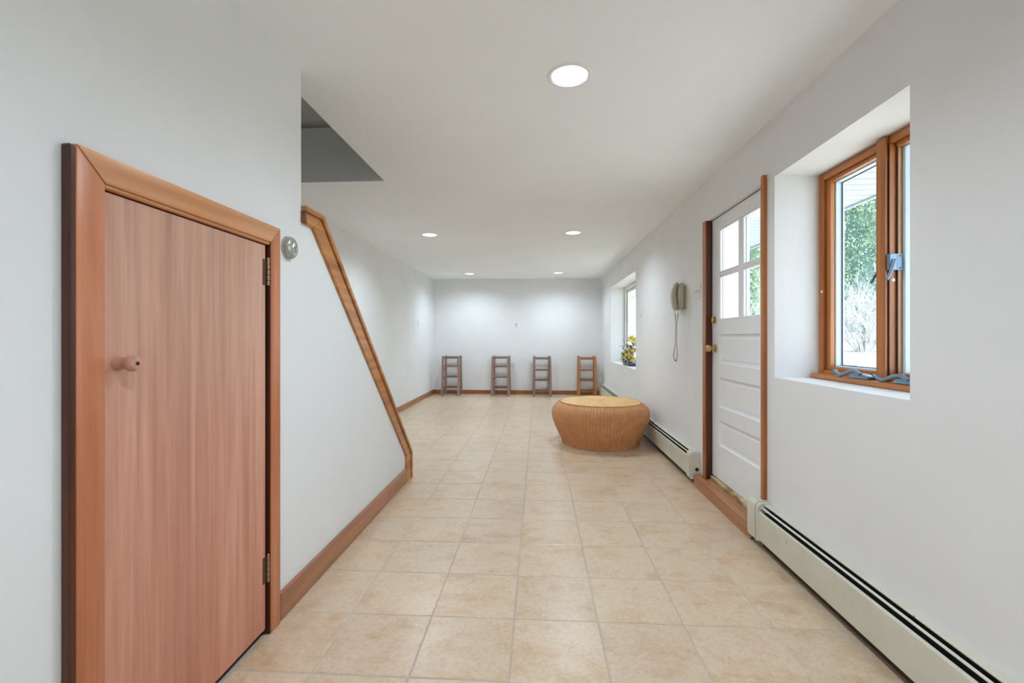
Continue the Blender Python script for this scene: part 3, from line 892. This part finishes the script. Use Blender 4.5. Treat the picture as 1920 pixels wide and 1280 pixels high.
# even steps along the profile
fine = []
for k in range(401):
    fine.append((prof[-1][0] * k / 400, pr(prof[-1][0] * k / 400)))
for _ in range(30):
    fine = [fine[0]] + [(fine[i][0], (fine[i - 1][1] + 2 * fine[i][1] + fine[i + 1][1]) / 4) for i in range(1, 400)] + [fine[-1]]
L = [0]
for a, b in zip(fine, fine[1:]):
    L.append(L[-1] + math.hypot(b[0] - a[0], b[1] - a[1]))
ROWS, RIBS, PER = 56, 96, 4
NR, NA = ROWS * 3, RIBS * PER
verts, faces, uvs = [], [], []
idx = 0
for i in range(NR + 1):
    s_ = L[-1] * i / NR
    while idx < 399 and L[idx + 1] < s_:
        idx += 1
    t = (s_ - L[idx]) / (L[idx + 1] - L[idx])
    z = fine[idx][0] + (fine[idx + 1][0] - fine[idx][0]) * t
    r = fine[idx][1] + (fine[idx + 1][1] - fine[idx][1]) * t
    v = i / 3.0
    row = int(v + 0.5)
    for j in range(NA):
        u = j / PER
        ph_ = math.cos(2 * PI * u)
        over = math.cos(PI * u + PI * row) * 0.0009
        d_ = 0.0050 * ph_ + over + 0.0018 * math.cos(2 * PI * v)
        a = 2 * PI * j / NA
        verts.append(((r + d_) * math.cos(a), (r + d_) * math.sin(a), z))
for i in range(NR):
    for j in range(NA):
        j2 = (j + 1) % NA
        faces.append((i * NA + j, i * NA + j2, (i + 1) * NA + j2, (i + 1) * NA + j))
        for (q, w_) in ((j, i), (j + 1, i), (j + 1, i + 1), (j, i + 1)):
            uvs += [q / PER, w_ / 3.0]
me = bpy.data.meshes.new('woven_side')
me.from_pydata(verts, [], faces)
me.uv_layers.new(name='UVMap').data.foreach_set('uv', uvs)
me.transform(Matrix.Translation((OX, OY, 0)))
finish('woven_side', me, 'wside', ot, 60)
# woven top: wedge pattern with concentric strands
verts, faces, uvs = [(0, 0, 0.480)], [], []
NRg, NS = 66, 192
WED = 10
for i in range(1, NRg + 1):
    r = 0.452 * i / NRg
    for j in range(NS):
        a = 2 * PI * j / NS
        wd = (a * WED / (2 * PI)) % 1.0
        k = math.cos(PI * (wd - 0.5) / WED * 1.0)
        edge = min(wd, 1 - wd)
        rr = r / (1 + 0.0 * k)
        ripple = 0.0016 * math.cos(2 * PI * i / 3.0 + (PI if int(a * WED / (2 * PI)) % 2 else 0))
        z = 0.4795 - 0.010 * (r / 0.452) ** 4 + ripple - (0.004 if edge < 0.03 else 0)
        verts.append((rr * math.cos(a), rr * math.sin(a), z))
for j in range(NS):
    faces.append((0, 1 + j, 1 + (j + 1) % NS))
    uvs += [0, 0, 0, .33, 0, .33]
for i in range(NRg - 1):
    for j in range(NS):
        a, b = 1 + i * NS + j, 1 + i * NS + (j + 1) % NS
        faces.append((a, a + NS, b + NS, b))
        for (q, w_) in ((j, i), (j, i + 1), (j + 1, i + 1), (j + 1, i)):
            uvs += [q * WED / NS * 2, (w_ + 1) / 3.0]
me = bpy.data.meshes.new('woven_top')
me.from_pydata(verts, [], faces)
me.uv_layers.new(name='UVMap').data.foreach_set('uv', uvs)
me.transform(Matrix.Translation((OX, OY, 0)))
finish('woven_top', me, 'wtop', ot, 60)
def ring(R, z, r, tw, n, m):
    b = B()
    for ph0 in (0, PI):
        pts = []
        for k in range(n + 1):
            a = 2 * PI * k / n
            b2 = tw * a + ph0
            pts.append((OX + (R + r * 0.8 * math.cos(b2)) * math.cos(a), OY + (R + r * 0.8 * math.cos(b2)) * math.sin(a), z + r * 0.8 * math.sin(b2)))
        b.tube(pts, r, 5)
    return obj(m[0], b, m[1], ot)
ring(0.453, 0.467, 0.0055, 60, 360, ('rim_braid', 'wside'))
ring(0.425, 0.0125, 0.0065, 60, 360, ('base_braid', 'wside'))

# ------------------------------------------------------------------ stools
SH = 0.815
def make_stool(leg_m, rung_m):
    st = thing('bar_stool', '', 'stool', (0, 0, 0), 'tall ladder-like wooden stools along the end wall')
    tp, bt = 0.157, 0.168      # half spread of the legs at the top and bottom
    def px(z): return bt + (tp - bt) * z / SH
    for sx in (-1, 1):
        for sy in (-1, 1):
            obj('leg', B().tube([(sx * bt, sy * bt, 0), (sx * px(0.4), sy * px(0.4), 0.4), (sx * tp, sy * tp, SH)], 0.031, 4, 0.026, sq=True), leg_m, st, 20)
    # top frame rails round which the missing seat was woven
    for sgn in (-1, 1):
        q = px(0.785)
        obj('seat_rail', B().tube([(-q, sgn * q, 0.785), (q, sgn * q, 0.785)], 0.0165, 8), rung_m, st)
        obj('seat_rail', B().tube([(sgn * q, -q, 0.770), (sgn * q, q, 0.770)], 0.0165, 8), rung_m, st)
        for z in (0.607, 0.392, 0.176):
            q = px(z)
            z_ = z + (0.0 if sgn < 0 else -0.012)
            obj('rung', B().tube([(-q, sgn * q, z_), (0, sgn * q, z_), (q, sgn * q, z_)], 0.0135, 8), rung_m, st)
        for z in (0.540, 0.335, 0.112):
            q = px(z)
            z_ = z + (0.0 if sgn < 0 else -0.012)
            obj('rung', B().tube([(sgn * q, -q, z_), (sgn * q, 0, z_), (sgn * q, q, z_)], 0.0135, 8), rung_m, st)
    return st
def copy_tree(o, parent=None):
    c = o.copy()
    C.objects.link(c)
    c.parent = parent
    for ch in list(o.children):
        copy_tree(ch, c)
    return c
s1 = make_stool('stoolf', 'stoolr')
s2 = copy_tree(s1)
s3 = copy_tree(s1)
s4 = make_stool('stoolo', 'stoolor')
for s_, x, y, rz, lab in ((s1, -1.785, 9.375, 0.0, 'faded brown seatless bar stool in the room corner away from the windows'),
                          (s2, -0.765, 9.375, -0.03, 'faded brown seatless bar stool standing below the wall outlet'),
                          (s3, 0.075, 9.375, PI / 2 + 0.045, 'faded brown seatless bar stool next to the orange-brown stool'),
                          (s4, 0.985, 9.37, PI / 2 - 0.02, 'orange-brown seatless bar stool behind the wicker ottoman')):
    s_.location = (x, y, 0)
    s_.rotation_euler = (0, 0, rz)
    s_['label'] = lab

# ------------------------------------------------------------------ flowers on the far window sill
FX, FY, FZ = 1.44, 7.25, W2[2]
fl = thing('flower_arrangement', 'artificial yellow flowers with dusty leaves on the far window sill', 'flowers', (FX, FY, FZ))
obj('planter', B().box(FX - 0.06, FX + 0.06, FY - 0.26, FY + 0.30, FZ + 0.001, FZ + 0.05, 0.01, 2), 'berry', fl)
rf = random.Random(11)
def flower(c, r, m):
    b = B()
    t = b.bm
    fwd = Vector((-0.55, -0.75, 0.35)) + Vector((rf.uniform(-.3, .3), rf.uniform(-.3, .3), rf.uniform(-.2, .3)))
    q = fwd.to_track_quat('Z', 'Y').to_matrix()
    c = Vector(c)
    for k in range(6):
        a = 2 * PI * k / 6 + rf.uniform(-.15, .15)
        rad = Vector((math.cos(a), math.sin(a), 0))
        tan = Vector((-math.sin(a), math.cos(a), 0))
        lay = 0.004 * (k % 2)
        rows = []
        for (d_, w2, z) in ((0.08, 0.05, 0), (0.4, 0.22, 0.16), (0.75, 0.20, 0.22), (1.0, 0.02, 0.10)):
            rows.append([t.verts.new(c + q @ (rad * d_ * r + tan * s_ * w2 * r + Vector((0, 0, z * r + lay - (0.05 * r if s_ == 0 else 0))))) for s_ in (-1, 0, 1)])
        for a_, b_ in zip(rows, rows[1:]):
            for i in range(2):
                t.faces.new((a_[i], a_[i + 1], b_[i + 1], b_[i]))
    o = obj('flower_head', b, m, fl, 60)
    b = B()
    for k in range(5):
        b.ball(tuple(c + q @ Vector((rf.uniform(-.12, .12) * r, rf.uniform(-.12, .12) * r, 0.18 * r))), 0.09 * r, u=6, v=4)
    obj('stamen', b, 'orange', o)
    obj('stem', B().tube([tuple(c), ((c.x + FX) / 2, (c.y * 0.6 + FY * 0.4), (c.z + FZ) / 2), (FX, FY * 0.6 + c.y * 0.4, FZ + 0.04)], 0.004, 5), 'fleaf', fl)
for (dx, dy, dz, r, m) in ((0.0, -0.10, 0.42, .085, 'petal'), (0.01, -0.24, 0.40, .08, 'petal'), (-0.02, -0.05, 0.27, .065, 'petalg'), (0.03, -0.22, 0.25, .07, 'petal'),
                           (-0.04, 0.08, 0.20, .075, 'petal'), (-0.03, -0.16, 0.17, .085, 'petal'), (-0.05, 0.26, 0.15, .085, 'petalg'), (-0.06, 0.18, 0.08, .075, 'petalg'), (-0.02, -0.28, 0.12, .075, 'petal'), (-0.06, 0.02, 0.11, .06, 'petalg')):
    flower((FX + dx, FY + dy, FZ + dz), r * 0.82, m)
for k in range(60):
    y = FY + rf.uniform(-0.30, 0.30)
    hmax = 0.40 - 0.55 * max(0, y - FY)
    p = Vector((FX + rf.uniform(-0.08, 0.07), y, FZ + rf.uniform(0.03, hmax)))
    d_ = Vector((rf.uniform(-.8, .3), rf.uniform(-1, 1), rf.uniform(-.1, .9))).normalized()
    if p.x + d_.x * 0.08 > 1.55:
        d_.x *= -1
    s_ = d_.cross(Vector((0.2, 0.1, 1))).normalized()
    up = s_.cross(d_)
    ln = rf.uniform(0.05, 0.10)
    b = B()
    t = b.bm
    rows = []
    for (u, w_, z) in ((0, 0.003, 0), (0.35, 0.016, 0.01), (0.7, 0.013, 0.008), (1, 0.001, -0.008)):
        rows.append([t.verts.new(p + d_ * u * ln + s_ * (q * w_) + up * (z - (0.004 if q == 0 else 0))) for q in (-1, 0, 1)])
    for a_, b_ in zip(rows, rows[1:]):
        for i in range(2):
            t.faces.new((a_[i], a_[i + 1], b_[i + 1], b_[i]))
    obj('leaf', b, 'fleaf', fl, 60)
for k in range(30):
    y = FY + rf.uniform(-0.28, 0.24)
    p = (FX + rf.uniform(-0.07, 0.05), y, FZ + rf.uniform(0.03, 0.36 - 0.5 * max(0, y - FY)))
    b = B()
    for q in range(5):
        b.ball((p[0] + rf.uniform(-.015, .015), p[1] + rf.uniform(-.02, .02), p[2] + rf.uniform(-.015, .02)), rf.uniform(.008, .014), u=8, v=5)
    obj('berry_cluster', b, 'berry', fl)

# ------------------------------------------------------------------ outside
tag(obj('ground', B().box(1.66, 16, -8, 22, -0.3, -0.02), 'lawn', smooth=0), 'pale sunlit ground outside the windows', 'ground', kind='structure')
ev = thing('eave', 'white boarded roof overhang above the windows outside', 'eave', (2.15, 4.5, 2.31), kind='structure')
PW = 0.128
pan = None
for k in range(56):
    y = 1.3 + k * PW
    if pan is None:
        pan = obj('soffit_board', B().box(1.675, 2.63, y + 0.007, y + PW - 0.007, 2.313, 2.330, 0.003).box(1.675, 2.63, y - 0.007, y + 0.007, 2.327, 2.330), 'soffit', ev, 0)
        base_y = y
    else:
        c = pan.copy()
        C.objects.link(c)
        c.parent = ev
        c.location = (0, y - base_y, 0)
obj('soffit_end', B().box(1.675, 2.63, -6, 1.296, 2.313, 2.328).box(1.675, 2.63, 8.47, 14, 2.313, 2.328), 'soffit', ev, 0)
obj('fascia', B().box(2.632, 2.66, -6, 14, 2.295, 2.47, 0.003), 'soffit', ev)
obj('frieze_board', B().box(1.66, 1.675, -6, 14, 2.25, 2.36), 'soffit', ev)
obj('roof', B().prism([(1.66, 2.335), (2.63, 2.335), (2.70, 2.47), (-2.4, 5.4), (-2.4, 5.3), (1.66, 2.9)], 1, -6, 14), 'bark', ev, 0)  # unseen slab added above the eave to block sun and sky

tw = thing('timber_wall', 'low pale wall of stacked weathered timbers outside the near window', 'retaining wall', (4.6, 6.2, 0))
for k in range(12):
    z = -0.02 + k * 0.085
    obj('timber', B().box(3.05 + (k % 2) * 0.03, 7.4, 6.16 + random.uniform(-.006, .006), 6.28, z + 0.002, z + 0.083, 0.006), 'timber', tw)
bk = tag(obj('raised_bed', B().box(3.1, 14, 6.28, 20, -0.02, 0.93), 'lawn', smooth=0), 'raised pale planting bed behind the timber wall', 'bed', kind='structure')

def conifer(x, y, z0, h, r, seed, label):
    rr = random.Random(seed)
    t_ = thing('evergreen_tree', label, 'tree', (x, y, z0), 'evergreen trees outside')
    obj('trunk', B().tube([(x, y, z0), (x, y, z0 + h * 0.9)], 0.07, 8, 0.02), 'bark', t_)
    vs_, fs = [], []
    n = 30000
    for k in range(n):
        u = rr.random() ** 0.8
        zz = 0.06 + u * 0.94
        ra = r * (1 - zz) ** 0.6 * rr.uniform(0.72, 1.0) + 0.03
        a = rr.uniform(0, 2 * PI)
        lump = 1 + 0.16 * math.sin(a * 5 + zz * 17) + 0.1 * math.sin(a * 9 - zz * 31)
        p = Vector((x + ra * lump * math.cos(a), y + ra * lump * math.sin(a), z0 + zz * h))
        d_ = Vector((math.cos(a) + rr.uniform(-.7, .7), math.sin(a) + rr.uniform(-.7, .7), rr.uniform(-.2, 1.1))).normalized()
        s_ = d_.cross(Vector((rr.uniform(-1, 1), rr.uniform(-1, 1), rr.uniform(-1, 1)))).normalized()
        l = rr.uniform(0.03, 0.065)
        wd = l * 0.32
        i0 = len(vs_)
        vs_ += [p, p + d_ * l * 0.5 + s_ * wd, p + d_ * l, p + d_ * l * 0.5 - s_ * wd]
        fs.append((i0, i0 + 1, i0 + 2, i0 + 3))
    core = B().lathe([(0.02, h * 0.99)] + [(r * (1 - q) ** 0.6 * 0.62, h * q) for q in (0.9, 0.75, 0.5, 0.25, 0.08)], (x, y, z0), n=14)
    obj('shaded_inner_core', core, 'inner', t_, 0)
    me = bpy.data.meshes.new('foliage')
    me.from_pydata([tuple(v) for v in vs_], [], fs)
    finish('foliage', me, 'conifer', t_, 0)
conifer(6.1, 9.0, 0.93, 4.6, 1.10, 1, 'tall dense evergreen tree seen through the glass of the near wood window')
conifer(3.7, 9.0, 0.93, 3.9, 0.80, 2, 'evergreen tree rising behind the entry door shrub')
conifer(9.0, 8.4, 0.93, 4.2, 1.1, 3, 'evergreen tree at the far end of the timber wall')
conifer(5.6, 13.5, 0.93, 4.0, 1.2, 4, 'distant evergreen tree seen through the far white window')

def shrub(x, y, z0, h, seed, label, n0=9):
    rr = random.Random(seed)
    t_ = thing('bare_shrub', label, 'shrub', (x, y, z0), 'bare shrubs outside')
    b = B()
    segs = []
    def grow(p, d_, l, r, lev):
        pts = [p]
        q = p.copy()
        dd = d_.copy()
        for k in range(3):
            dd = (dd + Vector((rr.uniform(-.25, .25), rr.uniform(-.25, .25), rr.uniform(-.1, .2)))).normalized()
            q = q + dd * l / 3
            pts.append(q.copy())
        b.tube(pts, r, 4, r * 0.55)
        if lev < 3:
            for k in range(3):
                nd_ = (dd + Vector((rr.uniform(-.9, .9), rr.uniform(-.9, .9), rr.uniform(-.2, .7)))).normalized()
                grow(pts[rr.randint(1, 3)], nd_, l * rr.uniform(0.5, 0.75), r * 0.6, lev + 1)
    for k in range(n0):
        a = 2 * PI * k / n0
        grow(Vector((x + 0.06 * math.cos(a), y + 0.06 * math.sin(a), z0)), Vector((math.cos(a) * rr.uniform(.3, .8), math.sin(a) * rr.uniform(.1, .8), 1)).normalized(), h * rr.uniform(.4, .55), 0.009, 0)
    obj('branches', b, 'twig', t_, 60)
shrub(4.85, 7.1, 0.93, 1.2, 21, 'dense bare pale shrub just behind the timber wall, seen through near window', 34)
shrub(3.25, 7.0, 0.93, 1.25, 23, 'bare pale shrub seen through the entry door panes', 14)
shrub(2.95, 11.2, -0.02, 1.9, 24, 'large bare shrub outside the far white window', 9)
